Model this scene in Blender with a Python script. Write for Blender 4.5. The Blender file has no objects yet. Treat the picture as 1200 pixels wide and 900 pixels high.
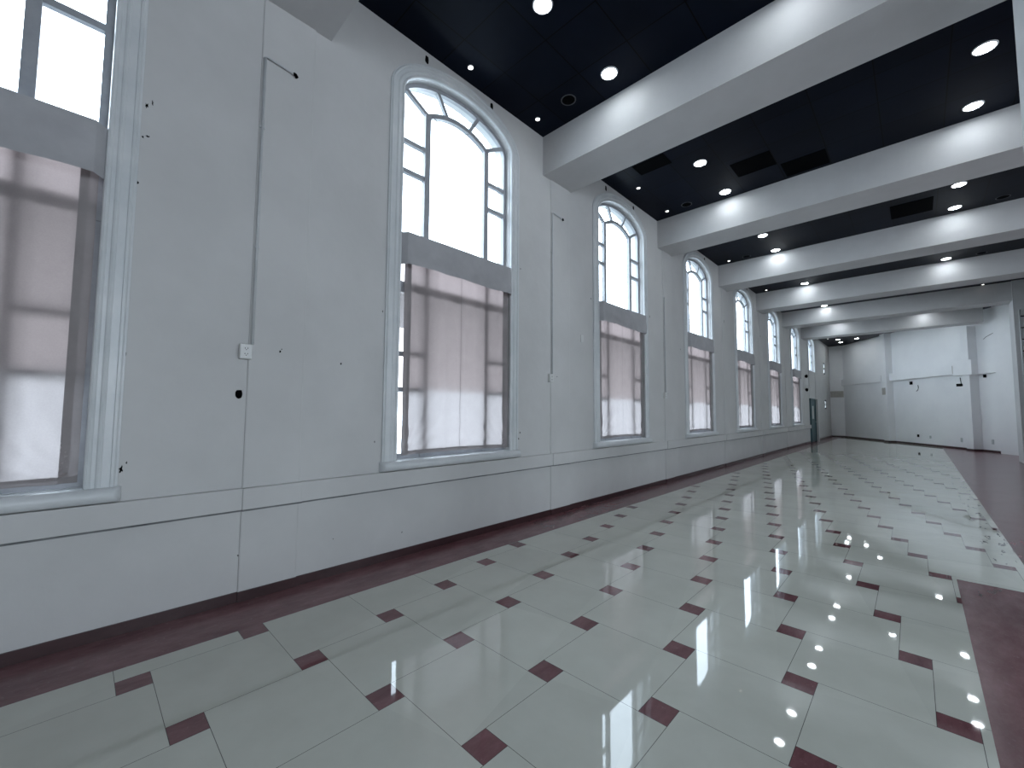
import bpy, bmesh, math, random
from math import sin, cos, pi, sqrt
from mathutils import Matrix, Vector

random.seed(7)
COL = bpy.context.scene.collection
XW = -3.82            # inner face of the window wall
ZC = 5.528            # ceiling
ZB = 4.945            # beam undersides
BEAM0, PITCH, BEAMW = 4.542, 3.776, 0.685

# ------------------------------------------------------------------ helpers
def link(name, bm, mat, parent=None, smooth=False):
    me = bpy.data.meshes.new(name)
    bmesh.ops.recalc_face_normals(bm, faces=bm.faces[:])
    bm.to_mesh(me); bm.free()
    for m in (mat if isinstance(mat, (list, tuple)) else [mat]):
        me.materials.append(m)
    if smooth:
        for p in me.polygons: p.use_smooth = True
    o = bpy.data.objects.new(name, me)
    COL.objects.link(o)
    if parent: o.parent = parent
    return o

def empty(name, loc=(0, 0, 0)):
    o = bpy.data.objects.new(name, None)
    o.location = loc; o.empty_display_size = .1
    COL.objects.link(o)
    return o

def tag(o, label=None, cat=None, group=None, kind=None):
    if label: o['label'] = label
    if cat: o['category'] = cat
    if group: o['group'] = group
    if kind: o['kind'] = kind
    return o

def structure(name, bm, mat, parent=None, label=None, smooth=False):
    o = link(name, bm, mat, parent, smooth)
    if not parent: o['kind'] = 'structure'
    if label: o['label'] = label
    return o

def box(bm, x0, x1, y0, y1, z0, z1, bevel=0.0):
    r = bmesh.ops.create_cube(bm, size=1.0)
    vs = r['verts']
    for v in vs:
        v.co = Vector(((x0 + x1) / 2 + v.co.x * (x1 - x0), (y0 + y1) / 2 + v.co.y * (y1 - y0), (z0 + z1) / 2 + v.co.z * (z1 - z0)))
    if bevel:
        es = list({e for v in vs for e in v.link_edges})
        bmesh.ops.bevel(bm, geom=es, offset=bevel, segments=2, affect='EDGES', profile=.5)
    return vs

def BX(*a, bevel=0.0):
    bm = bmesh.new(); box(bm, *a, bevel=bevel); return bm

def quad(bm, *pts):
    return bm.faces.new([bm.verts.new(p) for p in pts])

def tube(bm, pts, r, n=8, cap=True):
    pts = [Vector(p) for p in pts]
    rings = []
    for i, p in enumerate(pts):
        t = (pts[min(i + 1, len(pts) - 1)] - pts[max(i - 1, 0)]).normalized()
        a = Vector((0, 0, 1)) if abs(t.z) < .9 else Vector((1, 0, 0))
        u = t.cross(a).normalized(); w = t.cross(u)
        rings.append([bm.verts.new(p + u * r * cos(2 * pi * k / n) + w * r * sin(2 * pi * k / n)) for k in range(n)])
    for a, b in zip(rings, rings[1:]):
        for k in range(n):
            bm.faces.new((a[k], a[(k + 1) % n], b[(k + 1) % n], b[k]))
    if cap:
        bm.faces.new(rings[0][::-1]); bm.faces.new(rings[-1])

def lathe(bm, prof, n=32, axis='z', c=(0, 0, 0)):
    rings = []
    for r, h in prof:
        rings.append([bm.verts.new((c[0] + r * cos(2 * pi * k / n), c[1] + r * sin(2 * pi * k / n), c[2] + h)) for k in range(n)])
    for a, b in zip(rings, rings[1:]):
        for k in range(n):
            bm.faces.new((a[k], a[(k + 1) % n], b[(k + 1) % n], b[k]))
    return rings

def bar(bm, p, q, w, x0, x1):
    """a straight bar of width w between two (y, z) points, from depth x0 to x1"""
    p = Vector(p); q = Vector(q); d = (q - p).normalized(); n = Vector((-d.y, d.x)) * w / 2
    c = [p + n, q + n, q - n, p - n]
    a = [bm.verts.new((x1, v.x, v.y)) for v in c]; b = [bm.verts.new((x0, v.x, v.y)) for v in c]
    bm.faces.new(a); bm.faces.new(b[::-1])
    for i in range(4): bm.faces.new((a[i], b[i], b[(i + 1) % 4], a[(i + 1) % 4]))

def strip(bm, pts, w, x0, x1):
    """a mitred bar that follows a line of (y, z) points"""
    pts = [Vector(p) for p in pts]; L, Rr = [], []
    for i, p in enumerate(pts):
        d1 = (p - pts[i - 1]).normalized() if i else (pts[1] - p).normalized()
        d2 = (pts[i + 1] - p).normalized() if i < len(pts) - 1 else d1
        t = (d1 + d2).normalized(); n = Vector((-t.y, t.x)); k = w / 2 / max(.4, n.dot(Vector((-d1.y, d1.x))))
        L.append(p + n * k); Rr.append(p - n * k)
    def ring(i): return [bm.verts.new((x1, L[i].x, L[i].y)), bm.verts.new((x1, Rr[i].x, Rr[i].y)), bm.verts.new((x0, Rr[i].x, Rr[i].y)), bm.verts.new((x0, L[i].x, L[i].y))]
    rs = [ring(i) for i in range(len(pts))]
    for a, b in zip(rs, rs[1:]):
        for k in range(4): bm.faces.new((a[k], a[(k + 1) % 4], b[(k + 1) % 4], b[k]))
    bm.faces.new(rs[0]); bm.faces.new(rs[-1][::-1])

# ------------------------------------------------------------------ materials
def mat(name):
    m = bpy.data.materials.new(name); m.use_nodes = True
    nt = m.node_tree
    return m, nt, nt.nodes, nt.links, nt.nodes['Principled BSDF']

def noise_mix(nt, scale, c0, c1, lo=.35, hi=.65, detail=6, coord=None, rough=.6):
    N, L = nt.nodes, nt.links
    tc = N.new('ShaderNodeTexCoord'); nz = N.new('ShaderNodeTexNoise'); r = N.new('ShaderNodeValToRGB')
    nz.inputs['Scale'].default_value = scale; nz.inputs['Detail'].default_value = detail; nz.inputs['Roughness'].default_value = rough
    L.new(tc.outputs['Object'] if coord is None else coord, nz.inputs['Vector'])
    r.color_ramp.elements[0].position = lo; r.color_ramp.elements[1].position = hi
    r.color_ramp.elements[0].color = (*c0, 1); r.color_ramp.elements[1].color = (*c1, 1)
    L.new(nz.outputs['Fac'], r.inputs['Fac'])
    return r.outputs['Color'], nz.outputs['Fac'], tc.outputs['Object']

def simple(name, c0, c1=None, scale=6, rough=.6, bump=0.0, metal=0.0, spec=.5, bscale=None):
    m, nt, N, L, P = mat(name)
    col, fac, co = noise_mix(nt, scale, c0, c1 or c0)
    L.new(col, P.inputs['Base Color'])
    P.inputs['Roughness'].default_value = rough; P.inputs['Metallic'].default_value = metal
    P.inputs['Specular IOR Level'].default_value = spec
    if bump:
        nz = N.new('ShaderNodeTexNoise'); nz.inputs['Scale'].default_value = bscale or scale * 6; nz.inputs['Detail'].default_value = 8
        L.new(co, nz.inputs['Vector'])
        b = N.new('ShaderNodeBump'); b.inputs['Strength'].default_value = bump; b.inputs['Distance'].default_value = .01
        L.new(nz.outputs['Fac'], b.inputs['Height']); L.new(b.outputs['Normal'], P.inputs['Normal'])
    return m

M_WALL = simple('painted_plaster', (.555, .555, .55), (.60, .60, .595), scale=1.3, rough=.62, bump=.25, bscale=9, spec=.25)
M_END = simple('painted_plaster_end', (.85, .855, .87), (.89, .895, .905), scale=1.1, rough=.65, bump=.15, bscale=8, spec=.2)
M_BEAM = simple('painted_beam', (.54, .54, .545), (.59, .59, .595), scale=1.6, rough=.65, bump=.15, bscale=7, spec=.2)
M_TRIM = simple('gloss_trim_paint', (.60, .63, .645), (.68, .70, .71), scale=4, rough=.32, bump=.1, bscale=30)
M_FRAME = simple('window_frame_paint', (.30, .315, .34), (.36, .375, .40), scale=8, rough=.45)
M_BLACK = simple('black_recess', (.0012, .0012, .0015), (.004, .004, .0045), scale=30, rough=.9, spec=.03)
M_STEEL = simple('grey_conduit_paint', (.50, .52, .53), (.56, .58, .59), scale=12, rough=.4)
M_PLASTIC = simple('white_plastic', (.62, .63, .62), (.68, .68, .67), scale=20, rough=.35)
M_RING = simple('downlight_ring', (.75, .77, .8), (.8, .82, .84), scale=20, rough=.3)
M_RIM = simple('dark_grey_rim', (.03, .033, .04), (.05, .053, .06), scale=20, rough=.4)
M_RAIL_SHADE = simple('rail_shadow_strip', (.13, .135, .14), (.24, .245, .25), scale=5, rough=.8)  # shadow tone for the strip under the chair rail
M_PATCH = simple('bare_plaster', (.40, .385, .355), (.46, .44, .41), scale=6, rough=.8)
M_DOOR = simple('teal_door_paint', (.035, .085, .10), (.05, .11, .125), scale=4, rough=.4)
M_GROUND = simple('outside_paving', (.50, .51, .50), (.58, .59, .58), scale=2, rough=.9)

# dark red marble (skirting and floor border)
def red_nodes(nt, co):
    N, L = nt.nodes, nt.links
    mp = N.new('ShaderNodeMapping'); mp.inputs['Scale'].default_value = (1, .35, 1)
    L.new(co, mp.inputs['Vector'])
    c1, f1, _ = noise_mix(nt, 7, (.11, .042, .050), (.26, .125, .135), .3, .72, 10, mp.outputs['Vector'], .72)
    c2, f2, _ = noise_mix(nt, 26, (0, 0, 0), (1, 1, 1), .60, .70, 8, co, .7)
    mx = N.new('ShaderNodeMixRGB'); mx.inputs['Color2'].default_value = (.36, .21, .22, 1)
    ml = N.new('ShaderNodeMath'); ml.operation = 'MULTIPLY'; ml.inputs[1].default_value = .55
    L.new(c2, ml.inputs[0]); L.new(ml.outputs[0], mx.inputs['Fac']); L.new(c1, mx.inputs['Color1'])
    return mx.outputs['Color']

M_RED, nt, N, L, P = mat('red_marble')
hs = N.new('ShaderNodeHueSaturation'); hs.inputs['Value'].default_value = .26
L.new(red_nodes(nt, N.new('ShaderNodeTexCoord').outputs['Object']), hs.inputs['Color']); L.new(hs.outputs[0], P.inputs['Base Color'])
P.inputs['Roughness'].default_value = .28

# floor: cream porcelain squares with small red marble insets (two-square tiling), red borders
def floor_material():
    m, nt, N, L, P = mat('floor_tiling')
    A_, B_ = .605, .1459
    X0, Y0, DL = -2.1126, 1.0892, .00565
    tc = N.new('ShaderNodeTexCoord'); sp = N.new('ShaderNodeSeparateXYZ')
    L.new(tc.outputs['Object'], sp.inputs[0])
    def M(op, a, b=None, c=None):
        n = N.new('ShaderNodeMath'); n.operation = op
        for i, v in enumerate((a, b, c)):
            if v is None: continue
            if isinstance(v, (int, float)): n.inputs[i].default_value = v
            else: L.new(v, n.inputs[i])
        return n.outputs[0]
    wx, wy = sp.outputs['X'], sp.outputs['Y']
    dx = M('SUBTRACT', wx, X0); dy = M('SUBTRACT', wy, Y0)
    c, s = cos(DL), sin(DL)
    px = M('ADD', M('MULTIPLY', dx, c), M('MULTIPLY', dy, s))
    py = M('SUBTRACT', M('MULTIPLY', dy, c), M('MULTIPLY', dx, s))
    D = A_ * A_ + B_ * B_
    u = M('DIVIDE', M('SUBTRACT', M('MULTIPLY', py, A_), M('MULTIPLY', px, B_)), D)
    v = M('DIVIDE', M('ADD', M('MULTIPLY', px, A_), M('MULTIPLY', py, B_)), D)
    fu = M('FLOOR', u); fv = M('FLOOR', v)
    ru = M('SUBTRACT', u, fu); rv = M('SUBTRACT', v, fv)
    qx = M('ADD', M('MULTIPLY', ru, -B_), M('MULTIPLY', rv, A_))
    qy = M('ADD', M('MULTIPLY', ru, A_), M('MULTIPLY', rv, B_))
    sd = None
    for ox, oy in ((0, 0), (-B_, A_), (A_, B_), (A_ - B_, A_ + B_)):
        ax = M('ABSOLUTE', M('SUBTRACT', qx, ox + B_ / 2)); ay = M('ABSOLUTE', M('SUBTRACT', qy, oy + B_ / 2))
        d = M('SUBTRACT', M('MAXIMUM', ax, ay), B_ / 2)
        sd = d if sd is None else M('MINIMUM', sd, d)
    inset = M('LESS_THAN', sd, 0)
    g1 = M('ADD', M('ABSOLUTE', qx), M('GREATER_THAN', qy, A_))                 # joint x = 0, from y = 0 to a
    g2 = M('ADD', M('ABSOLUTE', M('SUBTRACT', qy, B_)), M('LESS_THAN', qx, 0))  # joint y = b, from x = 0 to a
    gr = M('MINIMUM', M('MINIMUM', g1, g2), M('ABSOLUTE', sd))
    grout = M('LESS_THAN', gr, .0014)
    # border regions
    left = M('LESS_THAN', wx, -3.318)
    near = M('MULTIPLY', M('GREATER_THAN', wx, .188), M('LESS_THAN', wy, 5.53))
    far = M('MULTIPLY', M('GREATER_THAN', wx, .685), M('GREATER_THAN', wy, 6.15))
    bord = M('MAXIMUM', left, M('MAXIMUM', near, far))
    edge = M('MINIMUM', M('ABSOLUTE', M('ADD', wx, 3.318)), 1.0)
    red = M('MAXIMUM', inset, bord)
    # per tile tint
    cmb = N.new('ShaderNodeCombineXYZ'); L.new(fu, cmb.inputs[0]); L.new(fv, cmb.inputs[1])
    wn = N.new('ShaderNodeTexWhiteNoise'); wn.noise_dimensions = '2D'; L.new(cmb.outputs[0], wn.inputs['Vector'])
    cr, f0, _ = noise_mix(nt, 3.0, (.585, .595, .53), (.645, .655, .59), .3, .7, 8, tc.outputs['Object'])
    hsv = N.new('ShaderNodeHueSaturation'); L.new(cr, hsv.inputs['Color'])
    L.new(M('ADD', M('MULTIPLY', wn.outputs['Value'], .08), .96), hsv.inputs['Value'])
    # broken tile edges along the far border
    nz = N.new('ShaderNodeTexNoise'); nz.inputs['Scale'].default_value = 4.5; nz.inputs['Detail'].default_value = 3
    mp = N.new('ShaderNodeMapping'); mp.inputs['Scale'].default_value = (3.2, .8, 1); L.new(tc.outputs['Object'], mp.inputs['Vector']); L.new(mp.outputs[0], nz.inputs['Vector'])
    zone = M('MULTIPLY', M('LESS_THAN', M('ABSOLUTE', M('SUBTRACT', wx, .58)), .125), M('MULTIPLY', M('GREATER_THAN', wy, 6.3), M('LESS_THAN', wy, 13.5)))
    crack = M('MULTIPLY', zone, M('LESS_THAN', M('ABSOLUTE', M('SUBTRACT', nz.outputs['Fac'], .63)), .020))
    rc = red_nodes(nt, tc.outputs['Object'])
    mx = N.new('ShaderNodeMixRGB'); L.new(red, mx.inputs['Fac']); L.new(hsv.outputs['Color'], mx.inputs['Color1']); L.new(rc, mx.inputs['Color2'])
    mg = N.new('ShaderNodeMixRGB'); mg.inputs['Color2'].default_value = (.035, .032, .03, 1)
    gk = M('MULTIPLY', grout, M('SUBTRACT', 1.0, bord))
    L.new(M('MAXIMUM', M('MULTIPLY', gk, .85), crack), mg.inputs['Fac']); L.new(mx.outputs[0], mg.inputs['Color1'])
    L.new(mg.outputs[0], P.inputs['Base Color'])
    # polish: slightly uneven
    nr = N.new('ShaderNodeTexNoise'); nr.inputs['Scale'].default_value = 2.2; nr.inputs['Detail'].default_value = 8; L.new(tc.outputs['Object'], nr.inputs['Vector'])
    rr = M('ADD', M('MULTIPLY', nr.outputs['Fac'], .035), .012)
    L.new(M('ADD', rr, M('MULTIPLY', bord, .20)), P.inputs['Roughness'])
    nb = N.new('ShaderNodeTexNoise'); nb.inputs['Scale'].default_value = 3.5; nb.inputs['Detail'].default_value = 2; L.new(tc.outputs['Object'], nb.inputs['Vector'])
    bp = N.new('ShaderNodeBump'); bp.inputs['Strength'].default_value =   .010; bp.inputs['Distance'].default_value = .01
    L.new(nb.outputs['Fac'], bp.inputs['Height']); L.new(bp.outputs[0], P.inputs['Normal'])
    P.inputs['IOR'].default_value = 1.5
    return m
M_FLOOR = floor_material()

# dark navy ceiling panels with thin joints
def ceiling_material():
    m, nt, N, L, P = mat('navy_ceiling_panels')
    tc = N.new('ShaderNodeTexCoord'); sp = N.new('ShaderNodeSeparateXYZ'); L.new(tc.outputs['Object'], sp.inputs[0])
    def M(op, a, b=None):
        n = N.new('ShaderNodeMath'); n.operation = op
        for i, v in enumerate((a, b)):
            if v is None: continue
            if isinstance(v, (int, float)): n.inputs[i].default_value = v
            else: L.new(v, n.inputs[i])
        return n.outputs[0]
    gx = M('DIVIDE', M('ADD', sp.outputs['X'], 2.12), .635); gy = M('DIVIDE', M('SUBTRACT', sp.outputs['Y'], 2.70), .62)
    fx = M('FRACT', gx); fy = M('FRACT', gy)
    ex = M('MINIMUM', fx, M('SUBTRACT', 1.0, fx)); ey = M('MINIMUM', fy, M('SUBTRACT', 1.0, fy))
    dark_line = M('LESS_THAN', M('MINIMUM', ex, ey), .010)
    cmb = N.new('ShaderNodeCombineXYZ'); L.new(M('FLOOR', gx), cmb.inputs[0]); L.new(M('FLOOR', gy), cmb.inputs[1])
    wn = N.new('ShaderNodeTexWhiteNoise'); wn.noise_dimensions = '2D'; L.new(cmb.outputs[0], wn.inputs['Vector'])
    cr, f0, _ = noise_mix(nt, 1.2, (.003, .005, .011), (.005, .008, .017), .3, .7, 4, tc.outputs['Object'])
    hsv = N.new('ShaderNodeHueSaturation'); L.new(cr, hsv.inputs['Color']); L.new(M('ADD', M('MULTIPLY', wn.outputs['Value'], .35), .8), hsv.inputs['Value'])
    mx = N.new('ShaderNodeMixRGB'); mx.inputs['Color2'].default_value = (.0003, .0003, .0005, 1); L.new(dark_line, mx.inputs['Fac']); L.new(hsv.outputs[0], mx.inputs['Color1'])
    L.new(mx.outputs[0], P.inputs['Base Color'])
    P.inputs['Roughness'].default_value = .38; P.inputs['Specular IOR Level'].default_value = .05
    return m
M_CEIL = ceiling_material()
M_VENT = simple('dark_vent_panel', (.0006, .0008, .0015), (.001, .0012, .002), scale=4, rough=.8, spec=.04)

def emit(name, col, s):
    m = bpy.data.materials.new(name); m.use_nodes = True
    nt = m.node_tree; nt.nodes.clear()
    e = nt.nodes.new('ShaderNodeEmission'); e.inputs[0].default_value = (*col, 1); e.inputs[1].default_value = s
    o = nt.nodes.new('ShaderNodeOutputMaterial'); nt.links.new(e.outputs[0], o.inputs[0])
    return m
M_LAMP = emit('lamp_diffuser', (.88, .95, 1.0), 60)
M_SPOT = emit('spot_lamp', (1.0, .97, .9), 7)

# window glass: thin, clear, a little dusty
M_GLASS = bpy.data.materials.new('window_glass'); M_GLASS.use_nodes = True
nt = M_GLASS.node_tree; nt.nodes.clear()
tr = nt.nodes.new('ShaderNodeBsdfTransparent'); tr.inputs[0].default_value = (.93, .975, 1, 1)
gl = nt.nodes.new('ShaderNodeBsdfGlossy'); gl.inputs['Roughness'].default_value = .05
mxs = nt.nodes.new('ShaderNodeMixShader'); mxs.inputs[0].default_value = .05
o_ = nt.nodes.new('ShaderNodeOutputMaterial')
nt.links.new(tr.outputs[0], mxs.inputs[1]); nt.links.new(gl.outputs[0], mxs.inputs[2]); nt.links.new(mxs.outputs[0], o_.inputs[0])

M_TINT = M_GLASS.copy(); M_TINT.name = 'tinted_window_glass'
[n for n in M_TINT.node_tree.nodes if n.type == 'BSDF_TRANSPARENT'][0].inputs[0].default_value = (.60, .555, .55, 1)

def cloth(name, c0, c1, transl, tcol):
    m = bpy.data.materials.new(name); m.use_nodes = True
    nt = m.node_tree; N, L = nt.nodes, nt.links; N.clear()
    out = N.new('ShaderNodeOutputMaterial'); d = N.new('ShaderNodeBsdfDiffuse'); t = N.new('ShaderNodeBsdfTranslucent'); mx = N.new('ShaderNodeMixShader')
    col, f, co = noise_mix(nt, 5, c0, c1)
    L.new(col, d.inputs['Color'])
    # woven thread pattern in the transmitted light
    col2, f2, _ = noise_mix(nt, 120, tuple(v * .88 for v in tcol), tcol, .3, .7, 2, co)
    L.new(col2, t.inputs['Color'])
    mx.inputs[0].default_value = transl
    L.new(d.outputs[0], mx.inputs[1]); L.new(t.outputs[0], mx.inputs[2]); L.new(mx.outputs[0], out.inputs[0])
    return m
M_FROST = cloth('frosted_glass', (.5, .5, .5), (.5, .5, .5), .9, (.7, .72, .73))
M_SHEER = cloth('thin_pinkish_cloth', (.36, .325, .325), (.41, .37, .37), .46, (.46, .41, .405))
M_HEM = cloth('doubled_hem_cloth', (.36, .335, .335), (.42, .39, .39), .3, (.13, .112, .114))
M_VAL = cloth('grey_valance_cloth', (.42, .42, .435), (.47, .47, .485), .06, (.2, .19, .19))

# ------------------------------------------------------------------ room shell
Y_BACK, X_RIGHT = -6.0, 9.0
OA, OB = Vector((-3.15, 31.9)), Vector((1.75, 24.6))
OD = (OB - OA).normalized(); ON = Vector((-OD.y, OD.x)) * -1   # ON points into the room
def ob(s, off=0.0):
    p = OA + OD * s + ON * off
    return (p.x, p.y)
S_END = (X_RIGHT - OA.x) / OD.x

bm = bmesh.new(); quad(bm, (-4.1, Y_BACK - .2, 0), (X_RIGHT + .2, Y_BACK - .2, 0), (X_RIGHT + .2, 32.2, 0), (-4.1, 32.2, 0))
structure('floor', bm, M_FLOOR)
bm = bmesh.new(); box(bm, -4.3, X_RIGHT + .3, Y_BACK - .3, 32.3, ZC, ZC + .15)
structure('ceiling', bm, M_CEIL)

# windows: centre y of each
WC = [-.80, 3.045, 6.815, 10.59, 14.33, 18.08, 21.94, 25.85]
HW, ZS, ZSPR, RISE = .815, .97, 4.93, .36
def arch(c, hw=HW, rise=RISE, zs=ZSPR, n=22, e=1.9):
    """the low basket arch as (y, z) points from the left spring to the right one"""
    out = []
    for i in range(n + 1):
        a = pi - pi * i / n
        t = cos(a)
        out.append((c + hw * t, zs + rise * max(0.0, 1 - abs(t) ** e) ** (1 / e)))
    return out

# the window wall, inner and outer face, with its openings and reveals
def window_wall():
    bm = bmesh.new()
    XO = XW - .25
    def rect(y0, y1, z0, z1):
        for x in (XW, XO):
            quad(bm, (x, y0, z0), (x, y1, z0), (x, y1, z1), (x, y0, z1))
    ztop = ZC + .02
    y = Y_BACK - .2
    vents = [(29.62, 30.10, ((1.68, 2.20), (3.68, 4.34)))]
    for k, c in enumerate(WC):
        rect(y, c - HW, 0, ztop)
        zs = ZS if k < 7 else 3.58
        rect(c - HW, c + HW, 0, zs)
        ar = arch(c)
        for x in (XW, XO):
            for (a, az), (b, bz) in zip(ar, ar[1:]):
                quad(bm, (x, a, az), (x, b, bz), (x, b, ztop), (x, a, ztop))
        loop = [(c - HW, zs)] + ar + [(c + HW, zs)]
        for (a, az), (b, bz) in zip(loop, loop[1:] + loop[:1]):
            quad(bm, (XW, a, az), (XW, b, bz), (XO, b, bz), (XO, a, az))
        y = c + HW
    for a, b, zz in vents:
        rect(y, a, 0, ztop)
        z = 0
        for z0, z1 in zz:
            rect(a, b, z, z0); z = z1
            lp = [(a, z0), (a, z1), (b, z1), (b, z0)]
            for (p, pz), (q, qz) in zip(lp, lp[1:] + lp[:1]):
                quad(bm, (XW, p, pz), (XW, q, qz), (XO, q, qz), (XO, p, pz))
        rect(a, b, z, ztop); y = b
    rect(y, 32.1, 0, ztop)
    bmesh.ops.remove_doubles(bm, verts=bm.verts[:], dist=1e-4)
    return bm
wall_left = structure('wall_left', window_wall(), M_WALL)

# pilasters under the beams
PIL = [(.89, 1.315), (4.715, 5.18), (8.52, 8.95), (12.27, 12.71), (16.05, 16.48), (19.83, 20.26), (23.60, 24.03)]
for a, b in PIL:
    link('pilaster', BX(XW - .02, XW + .012, a, b, 0, ZB + .01, bevel=.011), M_WALL, wall_left)

# far walls
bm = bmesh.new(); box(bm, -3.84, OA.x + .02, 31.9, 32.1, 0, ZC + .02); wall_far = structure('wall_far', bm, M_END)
def oprism(bm, s0, s1, z0, z1, o0, o1):
    c = [ob(s0, o0), ob(s1, o0), ob(s1, o1), ob(s0, o1)]
    a = [bm.verts.new((*p, z0)) for p in c]; b = [bm.verts.new((*p, z1)) for p in c]
    bm.faces.new(a[::-1]); bm.faces.new(b)
    for i in range(4): bm.faces.new((a[i], a[(i + 1) % 4], b[(i + 1) % 4], b[i]))
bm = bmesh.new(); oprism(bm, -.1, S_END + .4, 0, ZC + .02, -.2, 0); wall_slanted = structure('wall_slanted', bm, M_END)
bm = bmesh.new(); box(bm, -4.1, X_RIGHT + .2, Y_BACK - .2, Y_BACK, 0, ZC + .02); structure('wall_back', bm, M_WALL)
# unseen right wall; its tall openings are added to let in fill daylight
bm = bmesh.new(); yy = Y_BACK
for a, b in ((-4.5, -1.5), (.5, 3.5), (6.5, 9.0)):
    box(bm, X_RIGHT, X_RIGHT + .2, yy, a, 0, ZC + .02); box(bm, X_RIGHT, X_RIGHT + .2, a, b, 0, 1.2); box(bm, X_RIGHT, X_RIGHT + .2, a, b, 4.3, ZC + .02); yy = b
box(bm, X_RIGHT, X_RIGHT + .2, yy, 16, 0, ZC + .02)
structure('wall_right', bm, M_WALL)

# skirting
def skirting(pts, name):
    bm = bmesh.new()
    for (p, q) in zip(pts, pts[1:]):
        p = Vector(p); q = Vector(q); d = (q - p).normalized(); n = Vector((d.y, -d.x))
        a = [p, q, q + n * .012, p + n * .012]
        lo = [bm.verts.new((v.x, v.y, .0)) for v in a]; hi = [bm.verts.new((v.x, v.y, .076)) for v in a]
        bm.faces.new(lo[::-1]); bm.faces.new(hi)
        for i in range(4): bm.faces.new((lo[i], lo[(i + 1) % 4], hi[(i + 1) % 4], hi[i]))
    structure(name, bm, M_RED)
pts = [(XW, Y_BACK)]
for a, b in PIL: pts += [(XW, a), (XW + .012, a), (XW + .012, b), (XW, b)]
skirting(pts + [(XW, 24.98)], 'baseboard_left')
skirting([(XW, 26.95), (XW, 31.9)], 'baseboard_left_end')
skirting([(XW, 31.9), (OA.x, 31.9)], 'baseboard_far')
skirting([ob(.0), ob(3.78), ob(3.78, .3), ob(4.14, .3), ob(4.14), ob(8.5), ob(8.5, .3), ob(8.82, .3), ob(8.82), ob(9.78)], 'baseboard_slanted')
bm = bmesh.new(); box(bm, 2.75, 8.2, 15.95, 16.15, 0, ZC); structure('wall_light_blocker', bm, M_WALL)  # unseen partition added to keep right-hand daylight off the far end

# chair rail
bm = bmesh.new()
segs, y = [], Y_BACK
for a, b in PIL: segs += [(y, a, 0), (a - .004, b + .004, .012)]; y = b
segs += [(y, 24.9, 0)]
for a, b, o in segs: box(bm, XW - .005, XW + .052 + o, a, b, .705, .868, bevel=.004)
rail = structure('trim_1', bm, M_WALL)
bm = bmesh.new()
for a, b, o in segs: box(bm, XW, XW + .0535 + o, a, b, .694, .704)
link('dark_line', bm, M_RAIL_SHADE, rail)  # dark strip paints in the shadow line under the rail

# ------------------------------------------------------------------ beams
for k in range(-1, 6):
    y0 = BEAM0 + k * PITCH
    x1 = X_RIGHT if k < 4 else (3.6 if k == 4 else 1.90)
    b = structure('ceiling_beam', BX(XW - .02, x1, y0, y0 + BEAMW, ZB, ZC + .01), M_BEAM)
# columns
structure('column', BX(.705, 1.30, 4.50, 5.27, 0, ZB + .03), M_BEAM)
structure('column', BX(2.20, 2.72, 19.56, 20.42, 0, ZC), M_BEAM)

# ------------------------------------------------------------------ windows
CAS = [(0, -.01), (0, .018), (.005, .029), (.016, .034), (.027, .029), (.034, .02), (.052, .02), (.058, .028), (.068, .031), (.078, .026), (.082, .022),
       (.122, .019), (.126, .028), (.140, .030), (.146, .024), (.150, .020), (.160, .018), (.162, -.01)]
def casing(c, z0):
    bm = bmesh.new()
    inner = [(c - HW, z0)] + [(c - HW, z0 + (ZSPR - z0) * t) for t in (.5,)] + arch(c, n=28) + [(c + HW, z0 + (ZSPR - z0) * .5), (c + HW, z0)]
    def off(t):
        ar = arch(c, HW + t, RISE + t * 1.02, n=28)
        return [(c - HW - t, z0), (c - HW - t, z0 + (ZSPR - z0) * .5)] + ar + [(c + HW + t, z0 + (ZSPR - z0) * .5), (c + HW + t, z0)]
    rows = [[bm.verts.new((XW + p, y, z)) for y, z in off(t)] for t, p in CAS]
    for a, b in zip(rows, rows[1:]):
        for i in range(len(a) - 1): bm.faces.new((a[i], a[i + 1], b[i + 1], b[i]))
    return bm

FX0, FX1 = XW - .130, XW - .080
def frame(c, z0):
    bm = bmesh.new()
    outer = [(c - HW + .02, z0)] + arch(c, HW - .02, RISE - .02) + [(c + HW - .02, z0)]
    strip(bm, outer, .05, FX0, FX1)
    strip(bm, [(c - HW, z0 + .025), (c + HW, z0 + .025)], .06, FX0 + .002, FX1 - .003)
    ia = [(c + .45 * t, 4.855 + .135 * (1 - t * t)) for t in [i / 6 - 1 for i in range(13)]]
    strip(bm, ia, .055, FX0, FX1 + .004)
    for s in (-1, 1):
        bar(bm, (c + s * .45, z0), (c + s * .45, 4.87), .07, FX0, FX1 + .006)
        bar(bm, (c + s * .45, 4.87), (c + s * .79, 5.06), .045, FX0 + .003, FX1 - .005)
        bar(bm, (c + s * .16, 4.97), (c + s * .33, 5.26), .042, FX0 + .003, FX1 - .006)
        hs = [4.44, 4.10] + ([2.08, 1.70] if z0 < 2 else [])
        for z in hs: bar(bm, (c + s * .45, z), (c + s * .80, z), .05, FX0 + .003, FX1 - .004)
    if z0 < 2:
        bar(bm, (c - HW, 2.80), (c + HW, 2.80), .12, FX0 - .01, FX1 + .010)
    return bm
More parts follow.
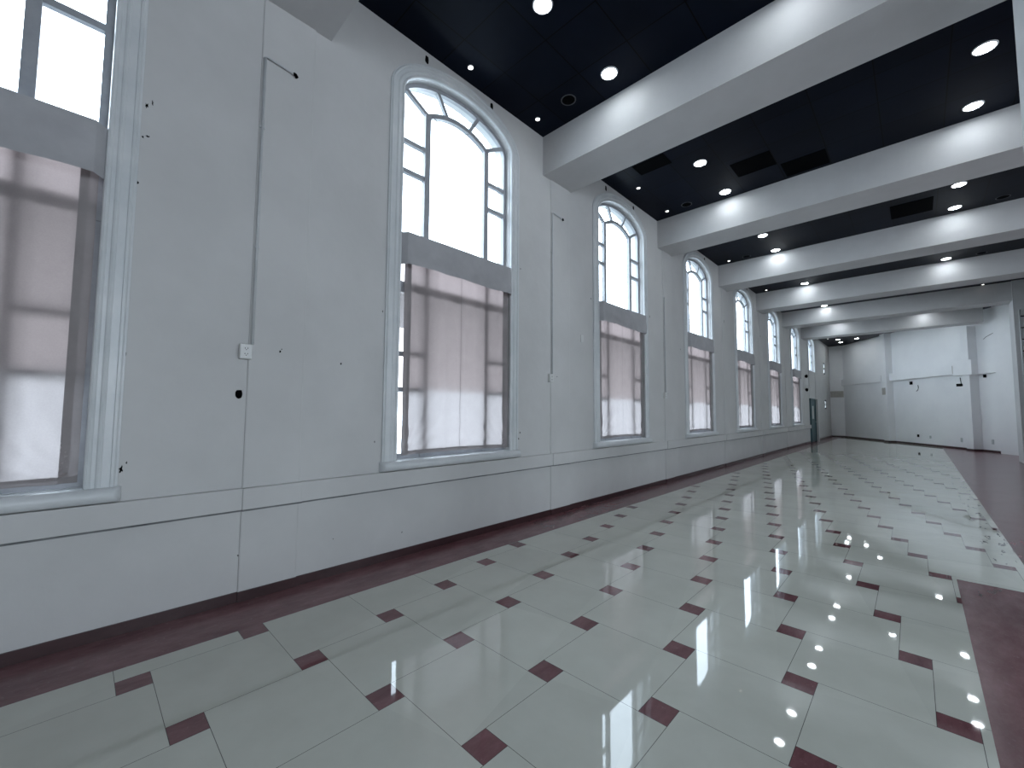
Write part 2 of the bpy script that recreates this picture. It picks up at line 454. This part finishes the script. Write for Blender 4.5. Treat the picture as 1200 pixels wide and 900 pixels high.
def glass(c, z0):
    bm = bmesh.new(); x = (FX0 + FX1) / 2
    zb = z0 if z0 > 2 else 3.34
    lp = [(c - HW + .01, zb)] + arch(c, HW - .01, RISE - .01) + [(c + HW - .01, zb)]
    vs = [bm.verts.new((x, y, z)) for y, z in lp]; bm.faces.new(vs)
    if z0 < 2:      # lower lights: tinted above, clear at the bottom
        quad(bm, (x, c - HW + .01, z0), (x, c + HW - .01, z0), (x, c + HW - .01, 1.70), (x, c - HW + .01, 1.70))
        f = quad(bm, (x, c - HW + .01, 1.70), (x, c + HW - .01, 1.70), (x, c + HW - .01, 3.34), (x, c - HW + .01, 3.34)); f.material_index = 1
    return bm
def sill(c):
    """bull-nosed board with rounded ends"""
    bm = bmesh.new(); prof = []
    for i in range(9):
        a = -pi / 2 + pi * i / 8
        prof.append((.045 + .045 * cos(a), .9225 + .0475 * sin(a)))
    prof = [(0, .875)] + prof + [(0, .97)]
    rings = []
    for y, sx in ((c - .995, .25), (c - .988, .62), (c - .972, .86), (c - .95, 1.0), (c + .95, 1.0), (c + .972, .86), (c + .988, .62), (c + .995, .25)):
        rings.append([bm.verts.new((XW - .01 + (p + .01) * sx, y, z)) for p, z in prof])
    for a, b in zip(rings, rings[1:]):
        for i in range(len(a) - 1): bm.faces.new((a[i], a[i + 1], b[i + 1], b[i]))
    bm.faces.new(rings[0]); bm.faces.new(rings[-1][::-1])
    box(bm, FX1 - .02, XW + .0, c - HW + .001, c + HW - .001, ZS - .02, ZS + .004)
    return bm

for k, c in enumerate(WC):
    w = empty('window_%d' % (k + 1), (XW, c, 0)); w['kind'] = 'structure'
    z0 = ZS if k < 7 else 3.58
    for nm, b, m, sm in (('frame', frame(c, z0), M_FRAME, False), ('pane', glass(c, z0), (M_GLASS, M_TINT), False), ('casing', casing(c, z0), M_TRIM, False)):
        o = link(nm, b, m, w, sm); o.location = (-XW, -c, 0)
    if k < 7:
        o = link('sill', sill(c), M_TRIM, w, True); o.location = (-XW, -c, 0)
        mo = o.modifiers.new('es', 'EDGE_SPLIT'); mo.split_angle = math.radians(50)

# hanging wire seen through the second window's middle pane
bm = bmesh.new(); c = WC[1]
tube(bm, [(FX1 + .006, c - .405 + .56 * t / 12, 4.885 + .055 * t / 12 - .105 * sin(pi * t / 12)) for t in range(13)], .0055, 6)
tag(link('wire', bm, M_FRAME), 'thin dark wire sagging across the middle pane of the nearest whole arched window', 'wire')

# ------------------------------------------------------------------ cloth blinds
WHERE = ['pink grey cloth blind over the window cut off by the left edge',
         'pink grey cloth blind under the largest whole arched window, gap of daylight on its left',
         'pink grey cloth blind gathered at its bottom corners, second whole window from the left',
         'narrow pink cloth blind on the third whole arched window, between first and second power strips',
         'narrow pink cloth blind on the fourth whole arched window along the wall',
         'small pink cloth blind on the second last covered window before the door',
         'smallest pink cloth blind, last covered window beside the teal door']
WHERE[3] = 'narrow pink cloth blind on the third whole arched window along the wall'
def blind(k, c):
    rnd = random.Random(k + 3)
    r = empty('window_blind', (XW, c, ZS))
    tag(r, WHERE[k], 'blind', 'cloth blinds on the arched windows')
    y0, y1 = c - .742, c + .79 if k == 0 else c + .815
    zb, zt = 1.012, 3.34
    hem = .085
    ny, nz = 56, 84
    ph = [rnd.uniform(0, 6.28) for _ in range(8)]
    def X(y, z):
        t = (y - y0) / (y1 - y0); h = (z - zb) / (zt - zb)
        f = .006 * sin(2 * pi * t * 3.2 + ph[0] + .8 * h) + .005 * sin(2 * pi * t * 6.1 + ph[1] - 1.5 * h) + .003 * sin(2 * pi * t * 11 + ph[2] + h)
        low = max(0, 1 - h * 2.0) ** 1.5
        for s, e in ((t, ph[3]), (1 - t, ph[4])):     # drag folds fanning out of the lower corners
            ang = math.atan2(h * 1.5 + .02, s + .02)
            rad = sqrt((h * 1.5) ** 2 + s * s)
            f += .011 * sin(ang * 17 + e) * max(0, 1 - rad / .75) * min(1, rad * 8)
        f += .002 * sin(9 * h + ph[5] + 3 * t)
        return XW - .036 + f
    def zz(t, h):      # lower edge sags and lifts a little
        lift = (.014 * sin(pi * t) - .010 * t) if k != 0 else -.02 * (1 - t)
        return zb + (zt - zb) * h + lift * (1 - h) ** 3
    def sheet(ya, yb, za, zb_, dx, ny, nz):
        bm = bmesh.new(); g = []
        for i in range(ny + 1):
            col = []
            for j in range(nz + 1):
                y = ya + (yb - ya) * i / ny; z = za + (zb_ - za) * j / nz
                t = (y - y0) / (y1 - y0); h = (z - zb) / (zt - zb)
                col.append(bm.verts.new((X(y, z) + dx - XW, y - c, zz(t, h) - ZS)))
            g.append(col)
        for i in range(ny):
            for j in range(nz): bm.faces.new((g[i][j], g[i + 1][j], g[i + 1][j + 1], g[i][j + 1]))
        return bm
    link('panel', sheet(y0 + hem * .5, y1 - hem * .5, zb + .02, zt, 0, ny, nz), M_SHEER, r, True)
    h1 = sheet(y0, y0 + hem, zb, zt, .002, 4, nz)
    link('hem', h1, M_HEM, r, True)
    link('hem', sheet(y1 - hem, y1, zb, zt, .002, 4, nz), M_HEM, r, True)
    link('hem', sheet(y0, y1, zb, zb + .042, .003, ny, 3), M_HEM, r, True)
    link('seam', sheet((y0 + y1) / 2 - .002, (y0 + y1) / 2 + .003, zb + .03, zt, .0015, 1, nz), M_HEM, r, True)
    # boxed valance: front, two returns, top; soft cloth
    bm = bmesh.new(); va, vb, vz0, vz1, vx = c - .835, c + .825, 3.005, 3.345, .080
    ti = .065
    prof = [(-.012, va), (.02, va + .012), (.045, va + ti * .6), (vx - .008, va + ti - .008), (vx, va + ti)]
    n = 30
    prof += [(vx, va + ti + (vb - va - 2 * ti) * i / n) for i in range(1, n)]
    prof += [(vx, vb - ti), (vx - .008, vb - ti + .008), (.045, vb - ti * .6), (.02, vb - .012), (-.012, vb)]
    nzv = 8; g = []
    for i, (px, y) in enumerate(prof):
        t = (y - va) / (vb - va); col = []
        for j in range(nzv + 1):
            h = j / nzv
            f = (.011 * sin(7 * t + ph[6]) + .008 * sin(17 * t + ph[7] + 2 * h) + .005 * sin(31 * t + 5 * h)) * (1 - h) ** .8 + .004 * sin(11 * h + 6 * t + ph[1])
            dz = (-.012 * sin(pi * t) + .008 * sin(5 * t + ph[6])) * (1 - h)
            col.append(bm.verts.new((px + (f if px > .04 else f * .3) + .012 * (1 - h) * (px > .04), y - c, vz0 + (vz1 - vz0) * h + dz - ZS)))
        g.append(col)
    for a, b in zip(g, g[1:]):
        for j in range(nzv): bm.faces.new((a[j], b[j], b[j + 1], a[j + 1]))
    bm.faces.new([col[-1] for col in g])
    link('valance', bm, M_VAL, r, True).modifiers.new('es', 'EDGE_SPLIT').split_angle = math.radians(60)
    return r
for k in range(7): blind(k, WC[k])

# ------------------------------------------------------------------ ceiling lights
def downlight_parts(R):
    b1 = bmesh.new()
    rr = lathe(b1, [(R * 1.16, 0), (R * 1.16, -.006), (R * 1.10, -.012), (R * 1.0, -.012), (R * .985, -.004)], 36)
    b2 = bmesh.new(); r2 = lathe(b2, [(R, -.0045), (R * .98, -.009)], 36); b2.faces.new(r2[-1][::-1]); b2.faces.new(r2[0])
    return b1, b2
def copy_tree(src):
    r = src.copy(); COL.objects.link(r)
    for ch in src.children:
        d = ch.copy(); COL.objects.link(d); d.parent = r
    return r
proto = empty('ceiling_downlight')
b1, b2 = downlight_parts(.088)
link('trim_ring', b1, M_RING, proto, True); link('diffuser', b2, M_LAMP, proto)
LX, RX = -2.44, .685
LIGHTS = [
 (-2.52, 2.99, 'round white ceiling light cut by the top edge, before the nearest beam'),
 (-2.49, 4.19, 'round white ceiling light beside the large black ceiling hole, before the nearest beam'),
 (-2.38, 6.80, 'left ceiling light between first and second beams, farther from the second beam'),
 (-2.38, 8.03, 'left ceiling light between first and second beams, close against the second beam'),
 (.69, 6.76, 'largest oval ceiling light at upper right beside the white column'),
 (.68, 7.97, 'oval ceiling light at upper right close above the second beam'),
 (-2.39, 10.66, 'left ceiling light half hidden by the second beam, beyond it'),
 (-2.39, 11.86, 'left ceiling light close to the third beam'),
 (.68, 10.61, 'right ceiling light half hidden by the second beam'),
 (.68, 11.76, 'right ceiling light close to the third beam'),
 (-2.39, 15.60, 'left ceiling light close to the fourth beam'),
 (.69, 15.58, 'right ceiling light close to the fourth beam'),
 (-2.39, 19.40, 'left ceiling light close to the fifth beam, peeking under the fourth'),
 (-3.03, 29.05, 'left front light of the small cluster in the far ceiling corner'),
 (-3.04, 30.25, 'rear light of the small cluster in the far ceiling corner'),
 (-2.24, 29.25, 'right light of the small cluster in the far ceiling corner'),
 (-2.39, 23.08, 'left ceiling light behind the fifth beam whose glow shows on the last beam'),
 (.30, 23.08, 'right ceiling light behind the fifth beam whose glow shows on the last beam'),
 (-2.39, 14.40, 'unseen left fill light added behind the third beam'),  # lamps hidden behind beams from here on are added to brighten the far end
 (.69, 14.40, 'unseen right fill light added behind the third beam'),
 (-2.39, 18.15, 'unseen left fill light added behind the fourth beam'),
 (.69, 18.15, 'unseen right fill light added behind the fourth beam'),
 (-2.39, 21.90, 'unseen left fill light added above the fifth beam'),
 (.30, 21.90, 'unseen right fill light added above the fifth beam'),
 (-.85, 18.15, 'unseen middle fill light added behind the fourth beam'),
 (-.85, 21.90, 'unseen middle fill light added above the fifth beam'),
 (1.25, 21.90, 'unseen rightmost fill light added above the fifth beam'),
 (-1.75, 25.9, 'unseen fill light added behind the last beam, between the two nearest the window wall'),
 (-.70, 4.19, 'ceiling light just above the picture whose glow shows on the nearest beam'),
 (-1.60, 27.2, 'unseen fill light added behind the last beam, nearest the cluster in the far corner'),  # this and those below: unseen, added to brighten the end walls
 (-.80, 25.6, 'unseen fill light added behind the last beam, above the middle of the slanted end wall'),
 (-2.60, 25.4, 'unseen fill light added behind the last beam, close to the upper window over the door'),
 (.35, 24.9, 'unseen fill light added behind the last beam, toward the far right pier'),
]
for i, (x, y, lab) in enumerate(LIGHTS):
    o = proto if i == 0 else copy_tree(proto)
    o.location = (x, y, ZC)
    tag(o, lab, 'ceiling light', 'round downlights in the dark ceiling')

# small halogen spots near the window wall
sp_ = empty('ceiling_spotlight')
b1, b2 = downlight_parts(.030)
link('trim_ring', b1, M_RING, sp_, True); link('lamp', b2, M_SPOT, sp_)
SPOTS = [(-3.62, 2.98, 'tiny lit spotlight above the top of the largest whole arched window'),
 (-3.62, 4.19, 'tiny lit spotlight in the ceiling corner before the nearest beam'),
 (-3.47, 6.81, 'tiny spotlight near the dark vent between first and second beams'),
 (-3.47, 8.02, 'tiny lit spotlight in the ceiling corner before the second beam'),
 (-3.47, 11.86, 'tiny lit spotlight in the ceiling corner before the third beam'),
 (-3.45, 15.6, 'tiny lit spotlight in the ceiling corner before the fourth beam'),
 (1.62, 19.5, 'tiny lit spotlight between fourth and fifth beams at right'),
 (-3.4, 28.4, 'tiny spotlight left of the light cluster in the far ceiling corner')]
for i, (x, y, lab) in enumerate(SPOTS):
    o = sp_ if i == 0 else copy_tree(sp_)
    o.location = (x, y, ZC); tag(o, lab, 'spotlight', 'small spotlights along the window wall')

# round openings where lamps are missing
def empty_can():
    r = empty('ceiling_opening')
    b = bmesh.new(); lathe(b, [(.098, 0), (.098, -.005), (.09, -.008), (.082, -.004)], 32); link('rim', b, M_RIM, r, True)
    b = bmesh.new(); r2 = lathe(b, [(.083, -.003), (.0829, -.0031)], 32); b.faces.new(r2[-1]); link('recess', b, M_BLACK, r)
    return r
HOLES = [(-3.10, 4.20, 'large round black ceiling hole with thin rim before the nearest beam'),
 (-3.08, 8.02, 'round black ceiling hole with thin rim before the second beam'),
 (-3.04, 11.84, 'round black ceiling hole before the third beam at left'),
 (1.30, 11.80, 'round black ceiling hole before the third beam at right'),
 (1.31, 15.62, 'round black ceiling hole before the fourth beam at right')]
hp = empty_can()
for i, (x, y, lab) in enumerate(HOLES):
    o = hp if i == 0 else copy_tree(hp)
    o.location = (x, y, ZC); tag(o, lab, 'ceiling hole', 'round ceiling holes without a lamp')

# dark vent panels
def vent(x0, x1, y0, y1, lab):
    r = empty('ceiling_vent', ((x0 + x1) / 2, (y0 + y1) / 2, ZC)); w, d = (x1 - x0) / 2, (y1 - y0) / 2
    b = bmesh.new()
    for a in ((-w, w, -d, -d + .012), (-w, w, d - .012, d), (-w, -w + .012, -d, d), (w - .012, w, -d, d)): box(b, *a, -.006, .001)
    link('frame', b, M_RIM if False else M_VENT, r)
    b = bmesh.new(); box(b, -w + .012, w - .012, -d + .012, d - .012, -.0025, .001)
    n = 9
    for i in range(n):
        y = -d + .03 + (2 * d - .06) * i / (n - 1)
        box(b, -w + .014, w - .014, y - .004, y + .004, -.004, -.002)
    link('grille', b, M_VENT, r)
    tag(r, lab, 'vent', 'dark vents in the ceiling')
vent(-3.24, -2.71, 6.14, 6.47, 'dark rectangular ceiling vent peeking behind the nearest beam, close to the window wall')
vent(-2.06, -1.49, 7.20, 7.68, 'dark ceiling vent beside the left light near the second beam')
vent(-1.45, -.86, 7.74, 8.23, 'darkest ceiling vent touching the second beam')
vent(-.24, .37, 10.87, 11.60, 'dark ceiling vent between second and third beams')

# ------------------------------------------------------------------ wall fittings
def conduit(y, z0, z1, arm, lab, outlet=True):
    r = empty('wall_conduit', (XW + .012, y, z0))
    b = bmesh.new(); tube(b, [(.012, 0, 0), (.012, 0, z1 - z0)], .011, 8); link('pipe', b, M_STEEL, r, True)
    b = bmesh.new()
    for z in ((z1 - z0) * .33, (z1 - z0) * .75): link('clip', BX(0, .016, -.018, .018, z - .010, z + .010, bevel=.003), M_STEEL, r)
    if arm:
        b = bmesh.new(); tube(b, [(.012, 0, z1 - z0), (.016, .02, z1 - z0 + .012), (.016, arm * .5, z1 - z0 + .0), (.012, arm, z1 - z0 - .012)], .008, 8); link('cable', b, M_STEEL, r, True)
        b = bmesh.new(); tube(b, [(.01, arm - .012, z1 - z0 - .005), (.018, arm, z1 - z0 - .012), (.016, arm + .012, z1 - z0 - .03)], .014, 8); link('cable_end', b, M_BLACK, r, True)
    tag(r, lab, 'conduit', 'surface conduits on the pilasters')
def socket(y, z, lab):
    r = empty('wall_socket', (XW + .006, y, z))
    link('back_box', BX(-.004, .034, -.044, .044, -.060, .060, bevel=.005), M_PLASTIC, r)
    b = BX(.033, .040, -.040, .040, -.056, .056, bevel=.003); link('faceplate', b, M_PLASTIC, r)
    for s in (-1, 1):
        b = bmesh.new()
        for dy in (-.009, .009): box(b, .0395, .0412, dy - .002, dy + .002, s * .022 - .002, s * .022 + .008)
        box(b, .0395, .0412, -.003, .003, s * .022 - .012, s * .022 - .006)
        link('outlet', b, M_BLACK, r)
    tag(r, lab, 'socket', 'surface sockets on the pilasters')
XP = .03
conduit(.912, 2.0, 4.42, .235, 'long grey vertical conduit with a bent arm right of the left cut-off window')
socket(.868, 1.938, 'white double socket box under the longest conduit')
conduit(4.735, 2.02, 4.43, .25, 'grey conduit with short arm between first and second whole windows')
socket(4.70, 1.955, 'white socket box between the first and second whole windows')
conduit(8.54, 1.88, 3.92, .0, 'thin grey conduit between second and third whole windows')
socket(8.51, 1.82, 'white socket box between the second and third whole windows')
tag(link('switch_plate', BX(XW, XW + .008, 5.48, 5.56, 2.585, 2.70, bevel=.003), M_PLASTIC), 'small pale switch plate left of the second whole window', 'switch plate')

def blob(name, y, z, w, h, lab, cat, x=XW, seed=1, d=.006):
    rnd = random.Random(seed); b = bmesh.new(); n = 14
    pts = []
    for i in range(n):
        a = 2 * pi * i / n; m = max(abs(cos(a)), abs(sin(a))); k = (.55 + .45 / m * .85) * (rnd.uniform(.85, 1.08) if lab or name == 'wall_clip' else rnd.uniform(.25, 1.0))
        pts.append((y + w / 2 * cos(a) * k, z + h / 2 * sin(a) * k))
    f = [b.verts.new((x + d, *p)) for p in pts]; g = [b.verts.new((x - .004, *p)) for p in pts]
    b.faces.new(f)
    for i in range(n): b.faces.new((f[i], g[i], g[(i + 1) % n], f[(i + 1) % n]))
    o = link(name, b, M_BLACK)
    if lab: tag(o, lab, cat)
    return o
blob('open_wall_box', .842, 1.60, .052, .080, 'small black square opening in the wall below the white double socket', 'wall box', seed=4)
# paint chips on the window wall
chips = [(.160, 3.25, .010, .16), (.172, 2.90, .008, .22), (.168, 2.62, .009, .14), (.172, 2.25, .007, .12), (.178, 3.05, .02, .03), (.215, 3.40, .03, .02), (.23, 3.66, .012, .05), (.20, 3.62, .022, .05), (.165, 3.40, .03, .035), (.19, 3.385, .018, .025), (.165, 2.97, .03, .045), (.19, 1.08, .035, .075), (.215, 1.12, .015, .02), (.175, 1.85, .012, .04),
         (1.64, 1.905, .02, .03), (1.12, 1.965, .018, .03), (1.13, 1.985, .012, .014), (2.045, 2.47, .012, .03), (1.995, 1.17, .012, .03), (4.07, 3.42, .02, .03), (4.075, 1.19, .03, .03), (4.05, 1.11, .025, .03), (4.86, 1.985, .05, .018),
         (1.62, .32, .012, .012), (2.32, .24, .018, .018), (5.78, 3.35, .02, .05), (.885, .35, .014, .02), (8.68, 1.86, .03, .02), (7.9, 3.4, .02, .06), (9.4, 2.9, .02, .05), (12.43, 4.02, .03, .12), (16.2, 4.1, .03, .10)]
for i, (y, z, w, h) in enumerate(chips):
    o = blob('paint_chip', y, z, w, h, None, None, seed=20 + i, d=.0025 if not any(a < y < b for a, b in PIL) else .0135)
    o.parent = wall_left
# black clips above each arched window
for k, c in enumerate(WC[1:5]):
    for j, dy in enumerate((-.54, .46)):
        r = blob('wall_clip', c + dy, 5.435, .05, .095, None, None, seed=50 + j)
        tag(r, 'small black clip above the %s of the %s whole arched window' % (('left shoulder', 'right shoulder')[j], ('first', 'second', 'third', 'fourth')[k]), 'clip', 'black clips above the arched windows')
# black fittings by the door
for z, lab in ((3.20, 'upper black fitting on the wall above the door side'), (2.55, 'lower black fitting on the wall left of the door')):
    r = empty('wall_fitting', (XW, 24.0, z))
    b = bmesh.new(); lathe(b, [(.03, 0), (.06, .02), (.085, .06), (.07, .10), (.03, .12)], 16); b.transform(Matrix.Rotation(pi / 2, 4, 'Y')); link('housing', b, M_BLACK, r, True)
    link('bracket', BX(0, .03, -.12, .12, -.03, .03, bevel=.01), M_BLACK, r)
    tag(r, lab, 'fitting', 'black fittings beside the door')

# door
d = empty('door_1', (XW, 25.6, 0)); d['kind'] = 'structure'
link('panel', BX(-.02, .045, -.62, .55, .02, 2.10, bevel=.006), M_DOOR, d)
b = bmesh.new()
for a in ((-.70, -.62, 0, 2.16), (.55, .62, 0, 2.16), (-.70, .62, 2.10, 2.17)): box(b, -.02, .07, *a)
link('frame', b, M_DOOR, d)
link('jamb', BX(-.02, .16, .62, .80, 0, 2.14), M_PLASTIC, d)
link('glazing', BX(.04, .05, -.30, .12, 1.15, 1.80), M_PLASTIC, d)
b = bmesh.new(); tube(b, [(.05, .40, 1.0), (.10, .40, 1.0), (.10, .30, 1.0)], .012, 8); link('handle', b, M_STEEL, d, True)
b = bmesh.new()
for a, z in ((-.65, 0), ): pass
# raised frame lines of the bay over the door
bm = bmesh.new(); box(bm, XW - .01, XW + .02, 24.96, 25.02, 2.2, 5.0); box(bm, XW - .01, XW + .02, 26.72, 26.78, 2.2, 4.9)
structure('trim_2', bm, M_WALL)
# two small openings near the far corner
for k, (z0, z1) in enumerate(((1.68, 2.20), (3.68, 4.34))):
    w = empty('window_%d' % (9 + k), (XW, 29.86, z0)); w['kind'] = 'structure'
    h = z1 - z0; b = bmesh.new()
    for a in ((-.24, -.18, 0, h), (.18, .24, 0, h), (-.24, .24, 0, .06), (-.24, .24, h - .06, h), (-.24, .24, h / 2 - .03, h / 2 + .03)): box(b, -.03, .012, *a)
    link('frame', b, M_BLACK, w)
    b = bmesh.new(); quad(b, (-.016, -.19, .05), (-.016, .19, .05), (-.016, .19, h - .05), (-.016, -.19, h - .05)); link('pane', b, M_FROST, w)

# ------------------------------------------------------------------ slanted end wall details
def on_wall(name, s0, s1, z0, z1, o0, o1, m, parent=wall_slanted):
    b = bmesh.new(); oprism(b, s0, s1, z0, z1, o0, o1); return link(name, b, m, parent)
on_wall('pier', 3.78, 4.14, 0, ZC, -.05, .30, M_END)
on_wall('pier', 8.50, 8.82, 0, ZB, -.05, .30, M_END)
on_wall('ledge', -.15, 3.55, 3.09, 3.45, -.05, .09, M_END)
on_wall('ledge', 4.14, 8.05, 3.09, 3.47, -.05, .16, M_END)
on_wall('ledge', 8.15, 9.0, 3.0, 3.60, -.05, .36, M_END)
on_wall('ledge', 9.0, 10.1, 3.02, 3.70, -.05, .14, M_END)
on_wall('plaster_patch', 3.42, 3.62, 3.12, 3.44, .0, .095, M_PATCH)
on_wall('plaster_patch', 3.80, 4.05, 2.40, 2.75, .25, .304, M_PATCH)
on_wall('plaster_patch', 7.85, 8.10, 3.12, 3.46, .0, .165, M_PATCH)
on_wall('pier', 9.80, 10.9, 0, ZC, -.05, .22, M_END)
link('plaster_band', BX(-3.80, -3.17, 31.88, 31.91, 2.40, 2.77), M_PATCH, wall_far)
def obox(name, s, z, w, h, lab, cat, m=M_BLACK, off=0.0, dd=.04):
    b = bmesh.new(); oprism(b, s - w / 2, s + w / 2, z - h / 2, z + h / 2, off - .003, off + dd)
    return tag(link(name, b, m), lab, cat)
def cable(name, pts, r, lab, m=M_BLACK):
    b = bmesh.new(); tube(b, [(*ob(s, o), z) for s, z, o in pts], r, 6)
    return tag(link(name, b, m, None, True), lab, 'cable')
obox('junction_box', 5.35, 2.90, .14, .15, 'black junction box under the ledge of the slanted end wall', 'junction box')
cable('loose_cable', [(5.75, 2.78, .01), (5.8, 2.65, .03), (5.74, 2.55, .02), (5.65, 2.5, .02)], .012, 'loose cable hanging from the slanted end wall beside the junction box')
obox('junction_box', 8.42, 2.62, .13, .11, 'black bracket with wires on the far right pier', 'junction box', off=.30, dd=.12)
cable('loose_cable', [(8.02, 2.95, .02), (8.1, 2.68, .05), (8.25, 2.62, .10), (8.28, 2.62, .12)], .016, 'loose wires left of the black bracket on the far right pier')
cable('loose_cable', [(9.62, 4.75, .02), (9.62, 4.55, .03), (9.5, 4.5, .04), (9.3, 4.43, .05), (9.15, 4.36, .02)], .007, 'loose cable high on the narrow wall right of the last beam end')
obox('wall_socket', 5.6, .42, .10, .12, 'dark socket low on the slanted end wall, left one', 'socket', dd=.02)
obox('wall_socket', 6.3, .40, .08, .12, 'pale socket low on the slanted end wall beside the dark one', 'socket', m=M_STEEL, dd=.02)
obox('wall_socket', 7.9, .38, .08, .18, 'left of the two grey sockets low beside the far right pier', 'socket', m=M_STEEL, dd=.02)
obox('wall_socket', 8.2, .38, .08, .18, 'right of the two grey sockets low beside the far right pier', 'socket', m=M_STEEL, dd=.02)
obox('wall_socket', 9.25, .40, .08, .18, 'grey socket low on the wall right of the far right pier', 'socket', m=M_STEEL, dd=.02)
obox('wall_fitting', 9.12, 2.93, .07, .12, 'dark fitting under the rightmost ledge', 'fitting', dd=.06)
# ladder-like rungs beside the far column
r = empty('rung_ladder', (2.30, 19.45, 0))
b = bmesh.new()
tube(b, [(.0, .0, 2.0), (.0, .0, 4.6)], .022, 8); link('rail', b, M_STEEL, r, True)
b = bmesh.new(); tube(b, [(.62, -.1, 2.0), (.62, -.1, 4.9)], .022, 8); link('rail', b, M_STEEL, r, True)
for z in (3.35, 3.7, 4.05, 4.4):
    b = bmesh.new(); tube(b, [(0, 0, z), (.15, -.06, z - .02), (.35, -.1, z + .07), (.62, -.1, z + .12)], .018, 6); link('rung', b, M_BLACK, r, True)
tag(r, 'dark ladder rungs fixed to the column at the far right edge', 'ladder')

# unseen slab added outside to shade the upper part of the blinds
bm = bmesh.new(); box(bm, XW - 2.0, XW - .25, -4, 24.5, 2.78, 2.88); structure('shade_slab', bm, M_RIM)
# outside paving
bm = bmesh.new(); quad(bm, (-40, -40, -.35), (-4.1, -40, -.35), (-4.1, 70, -.35), (-40, 70, -.35)); structure('ground', bm, M_GROUND)

# ------------------------------------------------------------------ light, world, camera
W = bpy.data.worlds.new('overcast_sky'); bpy.context.scene.world = W; W.use_nodes = True
bg = W.node_tree.nodes['Background']; bg.inputs[0].default_value = (.78, .89, 1.0, 1); bg.inputs[1].default_value = 9.0
def portal(name, loc, rot, sx, sy):
    l = bpy.data.lights.new(name, 'AREA'); l.shape = 'RECTANGLE'; l.size = sx; l.size_y = sy; l.cycles.is_portal = True
    o = bpy.data.objects.new(name, l); o.location = loc; o.rotation_euler = rot; COL.objects.link(o)
for k, c in enumerate(WC):
    z0 = ZS if k < 7 else 3.58
    portal('daylight_portal', (XW - .24, c, (z0 + 5.3) / 2), (0, -pi / 2, 0), 5.3 - z0, 2 * HW)
for a, b in ((-4.5, -1.5), (.5, 3.5), (6.5, 9.0)):
    portal('daylight_portal', (X_RIGHT + .18, (a + b) / 2, 2.6), (0, pi / 2, 0), 3.4, b - a)

F, YAW, PIT, ROL = 487.21, -.77284, .06328, .00617
f = Vector((sin(YAW) * cos(PIT), cos(YAW) * cos(PIT), sin(PIT)))
rt = Vector((cos(YAW), -sin(YAW), 0)); up = rt.cross(f)
r2 = rt * cos(ROL) + up * sin(ROL); u2 = up * cos(ROL) - rt * sin(ROL)
cam = bpy.data.cameras.new('camera'); cam.sensor_width = 36; cam.sensor_fit = 'HORIZONTAL'; cam.lens = F * 36 / 1200; cam.clip_start = .05; cam.clip_end = 300
co = bpy.data.objects.new('camera', cam); COL.objects.link(co)
co.matrix_world = Matrix(((r2.x, u2.x, -f.x, 0), (r2.y, u2.y, -f.y, 0), (r2.z, u2.z, -f.z, 1.486), (0, 0, 0, 1)))
sc = bpy.context.scene; sc.camera = co
vs = sc.view_settings; vs.view_transform = 'Standard'; vs.look = 'None'; vs.gamma = 1; vs.exposure = 0; vs.use_curve_mapping = False
sc.cycles.use_denoising = True
sc.cycles.max_bounces = 10; sc.cycles.diffuse_bounces = 6; sc.cycles.transparent_max_bounces = 12
sc.cycles.sample_clamp_indirect = 6
sc.cycles.caustics_reflective = False
